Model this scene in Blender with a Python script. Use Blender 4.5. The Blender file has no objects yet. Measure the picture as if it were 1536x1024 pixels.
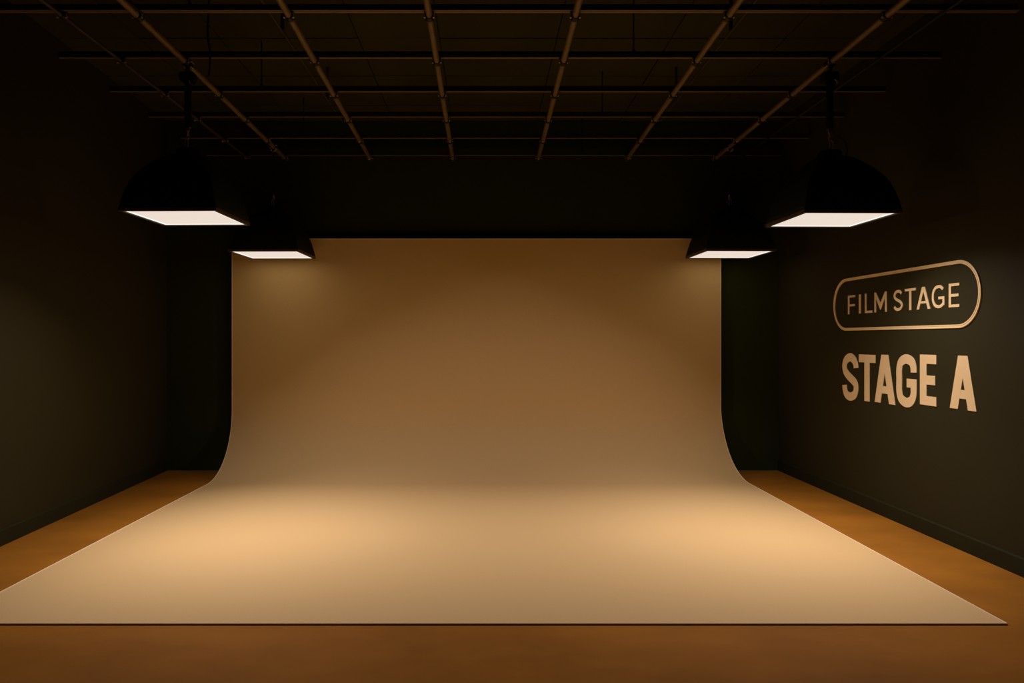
import bpy, bmesh, math, random
from mathutils import Vector, Matrix
random.seed(4)
S = bpy.context.scene
COL = S.collection
PI = math.pi
F = 1100.0; VX = 727.0; VY = 509.0; EYE = 1.6       # focal length in px, vanishing point, eye height (m)
def floor_pt(px, py, z=0.0):
    """point on the level plane z seen at a pixel of the photograph"""
    y = F*(EYE-z)/(py-VY)
    return ((px-VX)*y/F, y)

# ------------------------------------------------------------------ materials
def nt(name):
    m = bpy.data.materials.new(name); m.use_nodes = True
    t = m.node_tree; b = t.nodes['Principled BSDF']
    return m, t, b
def mat(name, col, rough=.6, metal=0.0, vary=0.0, scale=4.0, bump=0.0, bscale=60.0, spec=.5, stretch=(1,1,1)):
    m, t, b = nt(name)
    b.inputs['Roughness'].default_value = rough
    b.inputs['Metallic'].default_value = metal
    b.inputs['Specular IOR Level'].default_value = spec
    tc = t.nodes.new('ShaderNodeTexCoord')
    mp = t.nodes.new('ShaderNodeMapping'); mp.inputs['Scale'].default_value = stretch
    t.links.new(tc.outputs['Object'], mp.inputs['Vector'])
    n = t.nodes.new('ShaderNodeTexNoise'); n.inputs['Scale'].default_value = scale
    n.inputs['Detail'].default_value = 5; n.inputs['Roughness'].default_value = .6
    t.links.new(mp.outputs['Vector'], n.inputs['Vector'])
    r = t.nodes.new('ShaderNodeValToRGB')
    r.color_ramp.elements[0].position = .3; r.color_ramp.elements[1].position = .7
    r.color_ramp.elements[0].color = [max(0, c*(1-vary)) for c in col]+[1]
    r.color_ramp.elements[1].color = [min(1, c*(1+vary)) for c in col]+[1]
    t.links.new(n.outputs['Fac'], r.inputs['Fac'])
    t.links.new(r.outputs['Color'], b.inputs['Base Color'])
    if bump:
        n2 = t.nodes.new('ShaderNodeTexNoise'); n2.inputs['Scale'].default_value = bscale; n2.inputs['Detail'].default_value = 3
        t.links.new(tc.outputs['Object'], n2.inputs['Vector'])
        bp = t.nodes.new('ShaderNodeBump'); bp.inputs['Strength'].default_value = bump; bp.inputs['Distance'].default_value = .01
        t.links.new(n2.outputs['Fac'], bp.inputs['Height'])
        t.links.new(bp.outputs['Normal'], b.inputs['Normal'])
    return m
def emis(name, col, strength):
    m = bpy.data.materials.new(name); m.use_nodes = True
    t = m.node_tree; t.nodes.remove(t.nodes['Principled BSDF'])
    e = t.nodes.new('ShaderNodeEmission'); e.inputs['Strength'].default_value = strength
    tc = t.nodes.new('ShaderNodeTexCoord'); n = t.nodes.new('ShaderNodeTexNoise'); n.inputs['Scale'].default_value = 300
    t.links.new(tc.outputs['Object'], n.inputs['Vector'])
    r = t.nodes.new('ShaderNodeValToRGB')
    r.color_ramp.elements[0].color = [c*.96 for c in col]+[1]; r.color_ramp.elements[1].color = list(col)+[1]
    t.links.new(n.outputs['Fac'], r.inputs['Fac']); t.links.new(r.outputs['Color'], e.inputs['Color'])
    t.links.new(e.outputs['Emission'], t.nodes['Material Output'].inputs['Surface'])
    return m

M = {}
M['cove']   = mat('tan_cove_paint', (.74,.49,.182), .85, vary=.045, scale=150, bump=.05, bscale=220, spec=.12)
M['edge']   = mat('pale_edge_highlight', (.95,.74,.40), .6, vary=.02, scale=40, spec=.2)
M['floor']  = mat('brown_studio_floor', (.36,.138,.012), .8, vary=.2, scale=1.1, bump=.08, bscale=160, spec=.06, stretch=(.8,1.3,1))
M['wall']   = mat('charcoal_wall_paint', (.034,.028,.0065), .8, vary=.05, scale=2, bump=.05, bscale=180, spec=.15)
M['wallb']  = mat('black_wall_paint', (.030,.035,.005), .9, vary=.05, scale=2, spec=.1)
M['base']   = mat('dark_baseboard_paint', (.026,.025,.006), .7, vary=.05, spec=.12)
M['ceil']   = mat('dark_ceiling_board', (.042,.037,.010), .9, vary=.12, scale=1.2, spec=.1)
M['pipe']   = mat('dark_steel_pipe', (.24,.17,.08), .45, metal=.5, vary=.1, scale=14)
M['rail']   = mat('black_steel_rail', (.09,.07,.04), .5, metal=.3, vary=.1, scale=14)
M['dark']   = mat('dim_steel_pipe', (.06,.045,.022), .5, metal=.3, vary=.1, scale=14)
M['clamp']  = mat('black_clamp_steel', (.009,.009,.006), .45, metal=.3, vary=.1, scale=30)
M['chrome'] = mat('worn_chrome', (.75,.62,.42), .38, metal=.6, vary=.1, scale=40)
M['shade']  = mat('black_softbox_fabric', (.008,.010,.004), .7, vary=.1, scale=60, bump=.1, bscale=500, spec=.15)
M['seam']   = mat('black_seam_piping', (.012,.012,.008), .5, vary=.1, spec=.3)
M['rim']    = mat('rim_edge', (.10,.07,.035), .4, metal=.3, vary=.1)
M['diff']   = emis('glowing_diffuser', (.87,.74,.64), 1.0)
M['halo']    = emis('glowing_diffuser_halo', (1.0,.96,.90), 1.15)
M['vinyl']  = mat('gold_sign_vinyl', (.92,.68,.31), .6, vary=.02, scale=30, spec=.2)
M['rubber'] = mat('black_cable_rubber', (.008,.008,.006), .6, vary=.1)

# ------------------------------------------------------------------ helpers
def link(name, bm, m, parent=None, smooth=False, kind=None):
    me = bpy.data.meshes.new(name)
    bmesh.ops.recalc_face_normals(bm, faces=bm.faces[:])
    bm.to_mesh(me); bm.free()
    me.materials.append(m)
    if smooth:
        me.polygons.foreach_set('use_smooth', [True]*len(me.polygons))
        try: me.set_sharp_from_angle(angle=R(35))
        except Exception: pass
    o = bpy.data.objects.new(name, me); COL.objects.link(o)
    if parent: o.parent = parent
    if kind: o['kind'] = kind
    return o
def R(d): return d*PI/180
def empty(name, loc, label, cat, group=None, rz=0):
    o = bpy.data.objects.new(name, None); COL.objects.link(o); o.empty_display_size = .1
    o.location = loc; o.rotation_euler = (0,0,rz); o['label'] = label; o['category'] = cat
    if group: o['group'] = group
    return o
def tag(o, label, cat, group=None):
    o['label'] = label; o['category'] = cat
    if group: o['group'] = group
    return o
def box(bm, x0, x1, y0, y1, z0, z1, bev=0):
    r = bmesh.ops.create_cube(bm, size=1)
    vs = r['verts']
    bmesh.ops.scale(bm, vec=(x1-x0, y1-y0, z1-z0), verts=vs)
    bmesh.ops.translate(bm, vec=((x0+x1)/2, (y0+y1)/2, (z0+z1)/2), verts=vs)
    if bev:
        es = list({e for v in vs for e in v.link_edges})
        bmesh.ops.bevel(bm, geom=es, offset=bev, segments=2, affect='EDGES')
def tube(bm, pts, r, n=12, cap=True, closed=False):
    pts = [Vector(p) for p in pts]; rings = []
    N = len(pts)
    up = None
    for i, p in enumerate(pts):
        if closed: d = pts[(i+1)%N]-pts[(i-1)%N]
        else: d = pts[min(i+1,N-1)]-pts[max(i-1,0)]
        d.normalize()
        if up is None:
            up = Vector((0,0,1)) if abs(d.z) < .9 else Vector((1,0,0))
        a = d.cross(up).normalized(); b = a.cross(d).normalized(); up = b
        rr = r[i] if isinstance(r, (list,tuple)) else r
        rings.append([bm.verts.new(p + a*math.cos(2*PI*k/n)*rr + b*math.sin(2*PI*k/n)*rr) for k in range(n)])
    for i in range(N if closed else N-1):
        A, B = rings[i], rings[(i+1)%N]
        for k in range(n): bm.faces.new((A[k], A[(k+1)%n], B[(k+1)%n], B[k]))
    if cap and not closed:
        bm.faces.new(rings[0][::-1]); bm.faces.new(rings[-1])
def lathe(bm, prof, n=20, c=(0,0)):
    rings = [[bm.verts.new((c[0]+r*math.cos(2*PI*k/n), c[1]+r*math.sin(2*PI*k/n), z)) for k in range(n)] for r, z in prof]
    for A, B in zip(rings, rings[1:]):
        for k in range(n): bm.faces.new((A[k], A[(k+1)%n], B[(k+1)%n], B[k]))
    bm.faces.new(rings[0]); bm.faces.new(rings[-1][::-1])

# ------------------------------------------------------------------ the room
YB = 8.97; YF = -2.5; HC = 4.27
def xr(y): return 3.596 + (YB-y)*.0097          # right wall
def xl(y): return -3.89 + (YB-y)*.0413          # left wall
TH = .15
def slab(name, poly, z0, z1, m):
    bm = bmesh.new()
    b = [bm.verts.new((x,y,z0)) for x,y in poly]; t = [bm.verts.new((x,y,z1)) for x,y in poly]
    bm.faces.new(b[::-1]); bm.faces.new(t); n = len(poly)
    for i in range(n): bm.faces.new((b[i], b[(i+1)%n], t[(i+1)%n], t[i]))
    return link(name, bm, m, kind='structure')
slab('floor', [(xl(YF)-TH,YF), (xr(YF)+TH,YF), (xr(YB)+TH,YB+TH), (xl(YB)-TH,YB+TH)], -.1, 0, M['floor'])
slab('wall_right', [(xr(YF),YF), (xr(YF)+TH,YF), (xr(YB)+TH,YB), (xr(YB),YB)], 0, HC, M['wall'])
slab('wall_left', [(xl(YF),YF), (xl(YF)-TH,YF), (xl(YB)-TH,YB), (xl(YB),YB)], 0, HC, M['wall'])
slab('wall_back', [(xl(YB)-TH,YB), (xr(YB)+TH,YB), (xr(YB)+TH,YB+TH), (xl(YB)-TH,YB+TH)], 0, HC, M['wallb'])
for side, fx, sg in (('right', xr, -1), ('left', xl, 1)):
    bm = bmesh.new()
    prof = [(0,0),(.014,0),(.014,.118),(.009,.126),(0,.128)]
    rings = [[bm.verts.new((fx(y)+sg*a, y, z)) for a,z in prof] for y in (YF, YB)]
    n = len(prof)
    for k in range(n): bm.faces.new((rings[0][k], rings[0][(k+1)%n], rings[1][(k+1)%n], rings[1][k]))
    bm.faces.new(rings[0]); bm.faces.new(rings[1][::-1])
    link('baseboard_'+side, bm, M['base'], kind='structure')
# ceiling of flush boards with dark joints; the boards are relief in one mesh
hc = HC-EYE
bm = bmesh.new()
box(bm, xl(YB)-TH-.1, xr(YF)+TH+.1, YF, YB+TH, HC+.02, HC+.12)
xs = [-3.95] + [f*hc for f in (-1.15,-.88,-.42,-.15,.24,.62,1.0,1.3)] + [3.9]
ys = []
y = F*hc/(VY-58)
while y > YF: y -= .317e-3*F*hc
ys = [max(y,YF)]
while y < YB: y += .317e-3*F*hc; ys.append(min(y, YB))
for i in range(len(ys)-1):
    for j in range(len(xs)-1):
        dz = random.uniform(0,.006)
        box(bm, xs[j]+.005, xs[j+1]-.005, ys[i]+.005, ys[i+1]-.005, HC+dz, HC+.03)
link('ceiling', bm, M['ceil'], kind='structure')

# ------------------------------------------------------------------ the curved studio backdrop
def make_cove():
    XL = -3.054; Y0 = F*EYE/(937-VY); Y1 = 8.865; ry = .80; rz = .74; HT = EYE + (VY-358)*Y1/F; T = .007
    prof = [(Y0, T, 0)]
    for i in range(1, 13): prof.append((Y0+(Y1-ry-Y0)*i/12, T, 0))
    for i in range(1, 33):
        a = PI/2*i/32; prof.append((Y1-ry+ry*math.sin(a), T+rz-rz*math.cos(a), i/32))
    for i in range(1, 9): prof.append((Y1, T+rz+(HT-T-rz)*i/8, 1))
    bm = bmesh.new(); NX = 24; top = []; bot = []
    for k, (y, z, s) in enumerate(prof):
        a = prof[max(k-1,0)]; b = prof[min(k+1,len(prof)-1)]
        ty, tz = b[0]-a[0], b[1]-a[1]; L = math.hypot(ty,tz); ny, nz = tz/L, -ty/L     # towards the back / underneath
        xR = 2.93 - .075*s; xL = XL + .0*s
        top.append([bm.verts.new((xL+(xR-xL)*j/NX, y, z)) for j in range(NX+1)])
        bot.append([bm.verts.new((xL+(xR-xL)*j/NX, y+ny*(T-.001), z+nz*(T-.001))) for j in range(NX+1)])
    for k in range(len(prof)-1):
        for j in range(NX):
            bm.faces.new((top[k][j], top[k][j+1], top[k+1][j+1], top[k+1][j]))
            bm.faces.new((bot[k][j], bot[k+1][j], bot[k+1][j+1], bot[k][j+1]))
        for j in (0, NX): bm.faces.new((top[k][j], top[k+1][j], bot[k+1][j], bot[k][j]))
    for k in (0, len(prof)-1):
        for j in range(NX): bm.faces.new((top[k][j], top[k][j+1], bot[k][j+1], bot[k][j]))
    o = link('cyclorama_backdrop', bm, M['cove'], smooth=True)
    # thin pale tubes that paint a highlight along the sides and the two ends
    def highlight_line(path):
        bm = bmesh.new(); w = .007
        tube(bm, path, .0042, 8); link('edge_highlight', bm, M['edge'], o, True)
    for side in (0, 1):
        highlight_line([((2.93-.075*s_) if side else XL, y, z) for y, z, s_ in prof])
    highlight_line([(XL, Y0, T), (2.93, Y0, T)]); highlight_line([(XL, Y1, HT), (2.855, Y1, HT)])
    tag(o, 'tan seamless backdrop sweeping from the studio floor up the back wall', 'backdrop')
make_cove()

# ------------------------------------------------------------------ pipe grid under the ceiling
ZG = EYE + 2.19
grid = empty('lighting_grid', (0, 6.0, ZG), 'dark steel pipe grid of crossing tubes hung below the black ceiling', 'lighting grid')
GI = Matrix.Translation(-Vector(grid.location))
def glink(name, bm, m, parent=None, smooth=True):
    if parent is None: bm.transform(GI); parent = grid
    return link(name, bm, m, parent, smooth)
PR = .024
ends = [(182,430),(420,556),(640,679.4),(869,807),(1110,940),(1358,1071)]      # x at the top of the photo, x at the far end
rail_py = [24, 92, 142, 179.5, 211, 236.5]
rail_y = [F*(ZG-EYE)/(VY-p) for p in rail_py]
rail_y = [rail_y[0]-1.52, rail_y[0]-.76] + rail_y
zr = ZG + PR + .004                                                  # underside of the rails
for i, y in enumerate(rail_y):
    H = .047; W = .024
    x0 = -1.53*2.19; x1 = xr(y)-.03
    bm = bmesh.new()
    # channel: front web and top flange darkened as shade; paler strip paints lit underside
    box(bm, x0, x1, y-W/2, y-W/2+.004, zr+.003, zr+H)
    box(bm, x0, x1, y-W/2+.0035, y+W/2, zr+H-.004, zr+H)
    rl = glink('cross_rail', bm, M['rubber'], smooth=False)
    bm = bmesh.new()
    box(bm, x0, x1, y-W/2-.003, y+W/2, zr-.003, zr+.003, .0012)
    if i == 2: box(bm, x0, x1, y-W/2-.022, y-W/2-.010, zr-.003, zr+.001)
    bm.transform(GI); link('flange', bm, M['pipe'], rl)
def collar_pts(c, d, r, n=14):
    a = d.cross(Vector((0,0,1))).normalized(); b = a.cross(d)
    return [c + a*math.cos(2*PI*k/n)*r + b*math.sin(2*PI*k/n)*r for k in range(n)]
def pipe(pxa, pxb, r, far=239.0, near_frac=3.2, clamps=True, m='pipe'):
    x0, _ = floor_pt(pxa, 0, ZG); y0 = F*(ZG-EYE)/VY
    y1 = F*(ZG-EYE)/(VY-far); x1 = (pxb-VX)*y1/F
    d = Vector((x1-x0, y1-y0, 0)); s = (near_frac-y0)/(y1-y0)
    A = Vector((x0,y0,ZG)) + d*s; B = Vector((x1,y1,ZG))
    bm = bmesh.new(); tube(bm, [A + (B-A)*k/8 for k in range(9)], r, 16)
    p = glink('pipe', bm, M[m])
    dn = (B-A).normalized()
    for y in rail_y:
        if not clamps: break
        if y < A.y+.05 or y > B.y: continue
        c = A + (B-A)*((y-A.y)/(B.y-A.y)) - dn*.004
        bm = bmesh.new()
        # split ring around the pipe with a saddle up to the rail and two bolts
        tube(bm, [c-dn*.024, c-dn*.0235, c+dn*.034, c+dn*.0345], [r, r+.007, r+.007, r], 16)
        box(bm, c.x-.034, c.x+.034, c.y-.008, c.y+.010, c.z+r*.4, c.z+r+.012, .002)
        bm.transform(GI)
        k = link('clamp', bm, M['clamp'], p, True)
        bm = bmesh.new()
        for sx in (-1, 1):
            tube(bm, [(c.x+sx*.029, c.y-.004, c.z-.012), (c.x+sx*.029, c.y-.004, c.z+.02)], .005, 6)
            tube(bm, [(c.x+sx*.029, c.y-.004, c.z-.016), (c.x+sx*.029, c.y-.004, c.z-.008)], .009, 6)
        tube(bm, [(c.x-.012, c.y-.022, c.z-r*.9), (c.x+.012, c.y-.022, c.z-r*.9)], .004, 6)
        bm.transform(GI)
        link('bolt', bm, M['chrome'], k, False)
    return A, B
P = [pipe(a, b, PR, near_frac=3.2) for a, b in ends]
pipe(VX-1.305*VY, VX-1.305*270, .014, m='dark')
pipe(VX+1.405*VY, VX+1.41*270, .010, m='rubber', clamps=False)
# threaded hanger rods between rails and ceiling
for i, y in enumerate(rail_y):
    for fx in (-.885, .52):
        if (i + int(fx*10)) % 2: continue
        x = fx*2.19*1.03
        bm = bmesh.new(); tube(bm, [(x,y,zr+.03),(x,y,HC)], .006, 8)
        tube(bm, [(x,y,zr+.047),(x,y,zr+.06)], .014, 6)
        glink('hanger_rod', bm, M['clamp'])

# thin conduits fixed to the ceiling and loose cables
for f, lab in ((-.657, 'thin metal conduit running along the ceiling left of centre'), (.80, 'thin metal conduit running along the ceiling right of centre')):
    z = ZG+.16; h = z-EYE; x = f*h
    bm = bmesh.new(); tube(bm, [(x, 3.3, z), (x, 5.5, z), (x+.01, 7.9, z)], .008, 8)
    for yy in (4.0, 5.6, 7.2): box(bm, x-.012, x+.012, yy-.01, yy+.01, z+.006, HC+.004)
    tag(link('conduit', bm, M['dark'], smooth=True), lab, 'conduit')
def cable(pts, r, lab):
    ps = [Vector(p) for p in pts]; out = []
    for i in range(len(ps)-1):
        p0, p1, p2, p3 = ps[max(i-1,0)], ps[i], ps[i+1], ps[min(i+2,len(ps)-1)]
        for k in range(8):
            t = k/8
            out.append(.5*((2*p1)+(p2-p0)*t+(2*p0-5*p1+4*p2-p3)*t*t+(3*p1-p0-3*p2+p3)*t**3))
    out.append(ps[-1]); bm = bmesh.new(); tube(bm, out, r, 8)
    return tag(link('cable', bm, M['rubber'], smooth=True), lab, 'cable')
yr = rail_y[3]
cable([(-2.16, yr-.03, HC), (-2.17, yr-.03, ZG+.2), (-2.15, yr-.035, ZG+.05), (-2.155, yr-.035, ZG-.08), (-2.16, yr-.035, ZG-.13)], .008, 'black cable dangling from the ceiling beside the large left lamp clamp')
cable([(-2.06, 4.6, HC), (-2.2, 4.7, ZG+.2), (-2.32, 4.72, ZG+.06), (-2.28, 4.78, ZG-.02), (-2.2, 4.9, ZG-.08)], .006, 'thin black cable looped over the pipe at upper left')
cable([(1.48, 4.55, HC), (1.5, 4.6, ZG+.25), (1.43, 4.62, ZG+.12), (1.40, 4.8, ZG+.11), (1.44, 5.0, ZG+.2), (1.42, 5.1, HC)], .011, 'black cable bundle looping above the grid at upper right')

# ------------------------------------------------------------------ softbox lamps
WH = .365                                          # half width of the rim
def ring_pts(w, t, z, n=10):
    """a square ring that turns round towards the top"""
    out = []; k = max(0, (t-.55)/.45)**1.5
    for s in range(4):
        for i in range(n):
            u = -1+2*i/n
            x, y = [(u,-1),(1,u),(-u,1),(-1,-u)][s]
            a = math.atan2(y, x); cx, cy = math.cos(a)*1.1, math.sin(a)*1.1
            out.append((w*(x*(1-k)+cx*k), w*(y*(1-k)+cy*k), z))
    return out
PROF = [(0,1),(.10,.975),(.2,.945),(.32,.905),(.45,.845),(.58,.765),(.70,.68),(.80,.59),(.88,.50),(.94,.41),(.98,.32),(1.0,.24)]
def softbox(X, Y, zb, label, hd=.475, front=True, yaw=0, W=WH, spur=1, col=(1,.86,.72), power=60, spread=120, aim=25, fwd=0, size=.5):
    t = empty('softbox_lamp', (X, Y, zb), label, 'lamp', rz=yaw)
    # fabric dome
    bm = bmesh.new(); rings = [[bm.verts.new(p) for p in ring_pts(W*w, tt, .02+hd*tt)] for tt, w in PROF]
    n = len(rings[0])
    for A, B in zip(rings, rings[1:]):
        for k in range(n): bm.faces.new((A[k], A[(k+1)%n], B[(k+1)%n], B[k]))
    bm.faces.new(rings[-1])
    sh = link('shade', bm, M['shade'], t, True)
    mod = sh.modifiers.new('thickness', 'SOLIDIFY'); mod.thickness = .004; mod.offset = -1
    for q in range(4):
        bm = bmesh.new()
        pts = [Vector(ring_pts(W*w, tt, .02+hd*tt)[q*10]) for tt, w in PROF]
        tube(bm, pts, .0035, 8); link('seam', bm, M['seam'], sh, True)
    # square rim
    bm = bmesh.new(); d = .012
    for a, b in ((-1,1),(1,1)):
        pass
    rw = W+.006
    box(bm, -rw, rw, -rw, -rw+.028, -.004, .022, .003); box(bm, -rw, rw, rw-.028, rw, -.004, .022, .003)
    box(bm, -rw, -rw+.028, -rw+.028, rw-.028, -.004, .022, .003); box(bm, rw-.028, rw, -rw+.028, rw-.028, -.004, .022, .003)
    rim = link('rim', bm, M['rim'], t)
    bm = bmesh.new(); iw = rw-.0285
    box(bm, -iw, iw, -iw, iw, .006, .010)
    df = link('diffuser_panel', bm, M['diff'], t); df['label'] = 'glowing white diffuser panel'
    bm = bmesh.new(); hw = .018  # brighter glowing border, paints a halo around the diffuser
    for (x0,x1,y0,y1) in ((-iw,iw,-iw,-iw+hw), (-iw,iw,iw-hw,iw), (-iw,-iw+hw,-iw+hw,iw-hw), (iw-hw,iw,-iw+hw,iw-hw)):
        box(bm, x0, x1, y0, y1, .003, .006)
    link('halo', bm, M['halo'], df)
    # neck of the dome
    z1 = .02+hd
    bm = bmesh.new(); lathe(bm, [(.088,z1-.01),(.09,z1+.03),(.08,z1+.05),(.05,z1+.058),(.03,z1+.06)], 20)
    link('collar', bm, M['shade'], t, True)
    # speed-ring hardware: two straps, a hook and a shackle
    top = ZG - zb
    zs = z1+.055
    bm = bmesh.new()
    for s in (-1, 1):
        tube(bm, [(s*.012,-.03,zs-.03),(s*.012,-.03,zs+.06),(s*.006,0,zs+.09)], .004, 8)
    link('strap', bm, M['chrome'], t, True)
    bm = bmesh.new()
    for j in range(3 if front else 2):
        c = Vector((0,0,zs+.10+j*.026)); rr = .013
        pts = []
        for k in range(12):
            a = 2*PI*k/12; u, v = math.cos(a)*rr*.7, math.sin(a)*rr*1.3
            pts.append(c + (Vector((u,0,v)) if j % 2 == 0 else Vector((0,u,v))))
        tube(bm, pts, .0032, 6, closed=True)
    link('chain', bm, M['chrome'], t, True)
    zt = zs+.10+(.072 if front else .045)
    zc = top-.03
    if front:
        zp = top-.14
        bm = bmesh.new(); lathe(bm, [(.014,zt-.012),(.026,zt),(.027,zt+.01),(.027,zp-.03),(.02,zp-.02),(.02,zp+.01)], 16)
        link('pole', bm, M['clamp'], t, True)
        bm = bmesh.new(); box(bm, -.058, .058, -.045, .045, zp, zp+.07, .008)
        box(bm, -.03, .045, -.03, .03, zp-.02, zp, .004)
        hs = link('junction_box', bm, M['clamp'], t)
        bm = bmesh.new(); tube(bm, [(.018,-.046,zp+.005),(.034,-.052,zp-.012),(.036,-.045,zp-.03)], .004, 8)
        link('latch', bm, M['chrome'], hs, True)
    else:
        zp = top-.09
        bm = bmesh.new(); lathe(bm, [(.012,zt-.014),(.016,zt-.006),(.007,zt+.004),(.007,zp),(.012,zp+.006)], 12)
        link('pole', bm, M['clamp'], t, True)
        bm = bmesh.new(); box(bm, -.024, .024, -.02, .02, zp, zp+.03, .004)
        link('junction_box', bm, M['clamp'], t)
    # hook clamp that grips the grid pipe
    bm = bmesh.new(); rr = PR+.007
    hook = [Vector((math.cos(a)*rr, 0, top+math.sin(a)*rr)) for a in [R(-60+25*k) for k in range(12)]]
    for yy in (-.016, 0, .016): tube(bm, [h+Vector((0,yy,0)) for h in hook], .0085, 8)
    box(bm, -.014, .014, -.02, .02, top-.075, top-PR-.004, .003)
    cl = link('clamp', bm, M['clamp'], t, True)
    for (bx_, bz_) in ((-.032,-.02),(.032,-.028),(.02,-.05),(-.018,-.045),(.036,.01)):
        bm = bmesh.new()
        tube(bm, [(bx_-.007,-.026,top+bz_),(bx_+.007,-.026,top+bz_)], .006, 8)
        tube(bm, [(bx_,-.03,top+bz_),(bx_,.02,top+bz_)], .004, 8)
        link('bolt', bm, M['chrome'], cl, True)
    bm = bmesh.new()
    tube(bm, [(0,-.028,top-.062),(.03,-.034,top-.058),(.034,-.034,top-.035)], .004, 8)
    link('wing_bolt', bm, M['chrome'], cl, True)
    # power lead from the neck up to the pole
    if spur:
        s = spur
        bm = bmesh.new()
        pts = [(s*.12,.01,z1-.005),(s*.145,.01,z1+.05),(s*.135,.01,z1+.12),(s*.10,.01,z1+.16),(s*.05,.005,z1+.185),(s*.012,0,zt+.0)]
        ps = [Vector(p) for p in pts]; out = []
        for i in range(len(ps)-1):
            p0,p1,p2,p3 = ps[max(i-1,0)],ps[i],ps[i+1],ps[min(i+2,len(ps)-1)]
            for k in range(6):
                q = k/6; out.append(.5*((2*p1)+(p2-p0)*q+(2*p0-5*p1+4*p2-p3)*q*q+(3*p1-p0-3*p2+p3)*q**3))
        out.append(ps[-1]); tube(bm, out, .0045, 8); link('power_lead', bm, M['rubber'], t, True)
    # the light the diffuser gives
    def lamp(power, spread, aim, fwd, size):
        L = bpy.data.lights.new('softbox_light', 'AREA'); L.shape = 'SQUARE'; L.size = size; L.energy = power; L.color = col
        L.spread = R(spread)
        lo = bpy.data.objects.new('light_source', L); COL.objects.link(lo); lo.parent = t
        D = Vector((math.tan(R(aim)), -math.tan(R(fwd)), -1)).normalized()
        lo.location = (0,0,-.012-size/2*math.sqrt(2)*math.sqrt(max(0,1-D.z*D.z))); lo.rotation_euler = D.to_track_quat('-Z','Y').to_euler()
    lamp(power, spread, aim, fwd, size)
    if front: lamp(PW, 144, 0, 7, .4)
    return t
ZB = EYE+.965
LC = (.98,.86,1.0)
PF, SF, AF, FF = 24.5, 137, 32, -4          # front pair: watts, spread, inward and forward tilt of the beam
PW = 18                                   # wide part of the front lamps' light, straight down
PB, SB, AB, FB = 4.5, 88, 27, 41           # back pair
def on_pipe(k, y):
    A, B = P[k]; s = (y-A.y)/(B.y-A.y); return A.x+(B.x-A.x)*s
yf, yb = 5.84, 8.34
softbox(on_pipe(0,yf), yf, ZB, 'large black softbox lamp hanging at front left, nearest the left wall', spur=0, yaw=R(-1.5), col=LC, power=PF, spread=SF, aim=AF, fwd=FF, size=.16)
softbox(on_pipe(5,yf)+.012, yf, ZB-.015, 'large black softbox lamp hanging at front right, above the gold wall lettering', spur=1, yaw=R(1), col=LC, power=PF, spread=SF, aim=-AF, fwd=FF, size=.16)
softbox(on_pipe(0,yb), yb, ZB-.005, 'smaller black softbox lamp hanging at back left before the backdrop corner', front=False, spur=0, W=.38, yaw=R(-1), col=LC, power=PB, spread=SB, aim=AB, fwd=FB, size=.16)
softbox(on_pipe(5,yb), yb, ZB, 'smaller black softbox lamp hanging at back right before the backdrop corner', front=False, spur=0, W=.38, yaw=R(1), col=LC, power=PB, spread=SB, aim=-AB, fwd=FB, size=.16)

# ------------------------------------------------------------------ lettering on the right wall
def wall_u(px):
    """depth y of the point of the right wall seen at photo column px"""
    dx = (px-VX)/F
    return (3.596+.0097*YB)/(dx+.0097)
def wall_pt(y, z, out): return Vector((xr(y)-out, y, z))
def strip(cl, w):
    """stroke of constant width along a centre line -> list of quads"""
    L = []; Rr = []
    for i, p in enumerate(cl):
        a = cl[max(i-1,0)]; b = cl[min(i+1,len(cl)-1)]
        dx, dy = b[0]-a[0], b[1]-a[1]; n = math.hypot(dx,dy); nx, ny = -dy/n*w/2, dx/n*w/2
        L.append((p[0]+nx,p[1]+ny)); Rr.append((p[0]-nx,p[1]-ny))
    return L + Rr[::-1]
def spline(pts, n=10):
    out = []
    for i in range(len(pts)-1):
        p0,p1,p2,p3 = pts[max(i-1,0)],pts[i],pts[i+1],pts[min(i+2,len(pts)-1)]
        for k in range(n):
            t = k/n
            out.append(tuple(.5*((2*p1[c])+(p2[c]-p0[c])*t+(2*p0[c]-5*p1[c]+4*p2[c]-p3[c])*t*t+(3*p1[c]-p0[c]-3*p2[c]+p3[c])*t**3) for c in (0,1)))
    out.append(pts[-1]); return out
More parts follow.
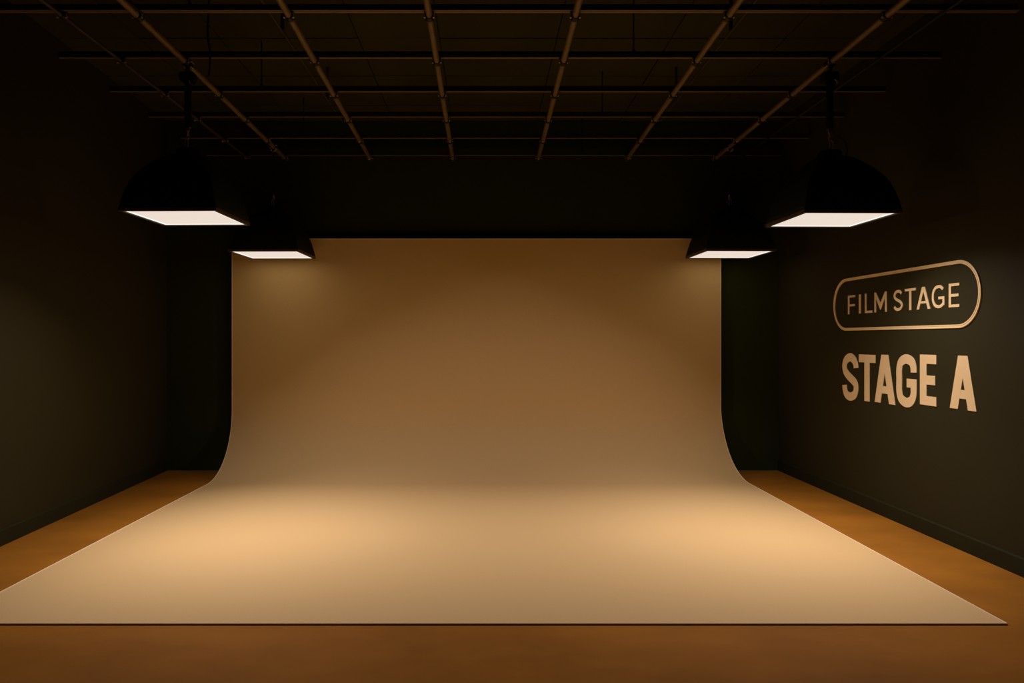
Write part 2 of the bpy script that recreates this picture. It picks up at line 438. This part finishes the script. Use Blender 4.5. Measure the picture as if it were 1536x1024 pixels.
def letter(ch, w, h, sx, sy, bold):
    """polygons of one capital in a w by h box; sx, sy are stem and bar weights"""
    if ch == 'I': return [[(0,0),(w,0),(w,h),(0,h)]]
    if ch == 'L': return [[(0,0),(w,0),(w,sy),(sx,sy),(sx,h),(0,h)]]
    if ch == 'T': return [[(w/2-sx/2,0),(w/2+sx/2,0),(w/2+sx/2,h-sy),(w,h-sy),(w,h),(0,h),(0,h-sy),(w/2-sx/2,h-sy)]]
    if ch in 'FE':
        m = h*(.5 if ch == 'E' else .47); mw = w*.93
        if ch == 'E': return [[(0,0),(w,0),(w,sy),(sx,sy),(sx,m-sy/2),(mw,m-sy/2),(mw,m+sy/2),(sx,m+sy/2),(sx,h-sy),(w,h-sy),(w,h),(0,h)]]
        return [[(0,0),(sx,0),(sx,m-sy/2),(mw,m-sy/2),(mw,m+sy/2),(sx,m+sy/2),(sx,h-sy),(w,h-sy),(w,h),(0,h)]]
    if ch == 'A':
        tp = sx*(.62 if bold else .6); d = sx*1.08; L = w/2-tp; yb = h*(.2 if bold else .26); yc = yb+sy*.9
        xi = lambda y: d+L*y/h
        ya = (w/2-d)*h/L
        left = [(0,0),(d,0),(xi(ya),ya),(w/2,h),(L,h)]
        right = [(w-x,y) for x,y in left][::-1]
        return [left, right, [(xi(yb)-.002,yb),(w-xi(yb)+.002,yb),(w-xi(yc)+.002,yc),(xi(yc)-.002,yc)]]
    if ch == 'M':
        d = sx*.95; v = h*.12
        left = [(0,0),(sx*.9,0),(sx*.9,h*.72),(w/2-sx*.1,v),(w/2,v),(w/2,v+sx*2.2),(sx*.95,h),(0,h)]
        right = [(w-x,y) for x,y in left][::-1]
        return [left, right]
    if ch == 'S':
        s = sx
        if bold: n = [(1.0,.735),(.97,.83),(.80,.945),(.5,1.0),(.16,.93),(.0,.79),(.07,.64),(.36,.52),(.66,.44),(.95,.34),(1.0,.2),(.86,.06),(.5,0),(.17,.05),(.03,.17),(0,.28)]
        else:    n = [(.93,.86),(.76,.97),(.5,1.0),(.2,.95),(.03,.79),(.10,.64),(.35,.54),(.65,.46),(.93,.34),(1.0,.2),(.83,.05),(.5,0),(.22,.03),(0,.16)]
        cl = [(s/2+x*(w-s), s/2+y*(h-s)) for x,y in n]
        return [strip(spline(cl,5), s)]
    if ch == 'G':
        s = sx
        if bold: n = [(1.0,.70),(.98,.82),(.86,.94),(.5,1.0),(.14,.93),(.0,.76),(0,.5),(0,.24),(.14,.07),(.5,0),(.82,.05),(.98,.18),(1.0,.32)]
        else:    n = [(.95,.85),(.78,.96),(.53,1.0),(.22,.93),(.03,.72),(0,.5),(.03,.28),(.22,.07),(.53,0),(.8,.04),(.97,.14)]
        cl = [(s/2+x*(w-s), s/2+y*(h-s)) for x,y in n]
        st = strip(spline(cl,5), s); by = h*(.46 if bold else .44); e = (.32 if bold else .13)*h
        return [st, [(w*.52,by-sy/2),(w-s,by-sy/2),(w-s,e-.002),(w,e-.002),(w,by+sy/2),(w*.52,by+sy/2)]]
def put_letter(parent, ch, px0, px1, zb0, zt0, bold, wscale=1.0):
    ya, yb_ = wall_u(px0), wall_u(px1)
    w = ya-yb_; h = zt0-zb0
    sx, sy = (.088, .075) if bold else (.028, .021)
    if ch in 'SG' : sx = (.082 if bold else .024)
    if ch == 'A' and not bold: sx = .031
    T = .005
    bm = bmesh.new()
    for k, poly in enumerate(letter(ch, w, h, sx, sy, bold)):
        t = T - .0002*k
        fr = [bm.verts.new(wall_pt(ya-u, zb0+v, t+.0005)-parent.location) for u,v in poly]
        bk = [bm.verts.new(wall_pt(ya-u, zb0+v, .0005)-parent.location) for u,v in poly]
        n = len(poly)
        bm.faces.new(fr); bm.faces.new(bk[::-1])
        for i in range(n): bm.faces.new((fr[i], fr[(i+1)%n], bk[(i+1)%n], bk[i]))
    o = link('letter', bm, M['vinyl'], parent)
    return o
# FILM STAGE inside a rounded outline
yc = wall_u(1355)
sg = empty('wall_sign', (xr(yc), yc, EYE+.1), 'thin gold FILM STAGE lettering inside a rounded outline on the right wall', 'sign')
for ch, a, b in (('F',1272.6,1283.4),('I',1289,1292),('L',1298,1309),('M',1312.4,1330.6),('S',1341,1354.6),('T',1358,1374.3),('A',1375.8,1396.2),('G',1398.8,1417.5),('E',1424,1440)):
    put_letter(sg, ch, a, b, EYE+.250, EYE+.434, False)
def outline(px0, px1, z0, z1, w):
    ya, yb_ = wall_u(px0), wall_u(px1); L = ya-yb_; H = z1-z0; r = H/2*.985
    def path(o):
        pts = []
        for (cx, cy, a0) in ((L-r, H-r, 90), (L-r, r, 0), (r, r, -90), (r, H-r, -180)):
            for k in range(15):
                a = R(a0-90*k/14); pts.append((cx+(r-o)*math.cos(a), cy+(r-o)*math.sin(a)))
        return pts
    bm = bmesh.new(); A = path(0); B = path(w); n = len(A); T = .01
    P4 = []
    for (x,z),(x2,z2) in zip(A,B):
        P4.append([bm.verts.new(wall_pt(ya-u, z0+v, o)-sg.location) for u,v,o in
                   ((x,z,.0005),(x,z,T),((x*2+x2)/3,(z*2+z2)/3,T),((x*1.9+x2*1.1)/3,(z*1.9+z2*1.1)/3,T-.003),((x*1.1+x2*1.9)/3,(z*1.1+z2*1.9)/3,T-.003),((x+x2*2)/3,(z+z2*2)/3,T),(x2,z2,T),(x2,z2,.0005))])
    m = 8
    for i in range(n):
        for k in range(m): bm.faces.new((P4[i][k], P4[i][(k+1)%m], P4[(i+1)%n][(k+1)%m], P4[(i+1)%n][k]))
    link('outline_frame', bm, M['vinyl'], sg)
outline(1251.5, 1473, EYE+.088, EYE+.607, .027)
yc = wall_u(1360)
sa = empty('wall_lettering', (xr(yc), yc, EYE-.35), 'bold gold STAGE A letters below the rounded outline on the right wall', 'sign')
for ch, a, b, zb0, zt0 in (('S',1264.3,1287.8,-.604,-.134),('T',1289,1313.6,-.583,-.143),('A',1312.8,1343.4,-.577,-.138),('G',1345.5,1375.6,-.582,-.126),('E',1380.8,1405.3,-.538,-.124),('A',1425.6,1465.7,-.532,-.123)):
    put_letter(sa, ch, a, b, EYE+zb0, EYE+zt0, True)

# ------------------------------------------------------------------ world, camera, view
w = bpy.data.worlds.new('studio_dark'); S.world = w; w.use_nodes = True
w.node_tree.nodes['Background'].inputs['Color'].default_value = (.02,.02,.008,1)
w.node_tree.nodes['Background'].inputs['Strength'].default_value = .1
cd = bpy.data.cameras.new('camera'); cam = bpy.data.objects.new('camera', cd); COL.objects.link(cam)
cam.location = (0,0,EYE); cam.rotation_euler = (PI/2,0,0)
cd.lens = F/1536*36; cd.sensor_width = 36; cd.shift_x = (768-VX)/1536; cd.shift_y = (VY-512)/1536
cd.clip_start = .05; cd.clip_end = 100
S.camera = cam
S.view_settings.view_transform = 'Standard'; S.view_settings.look = 'None'
S.view_settings.gamma = 1; S.view_settings.use_curve_mapping = False; S.view_settings.exposure = 0
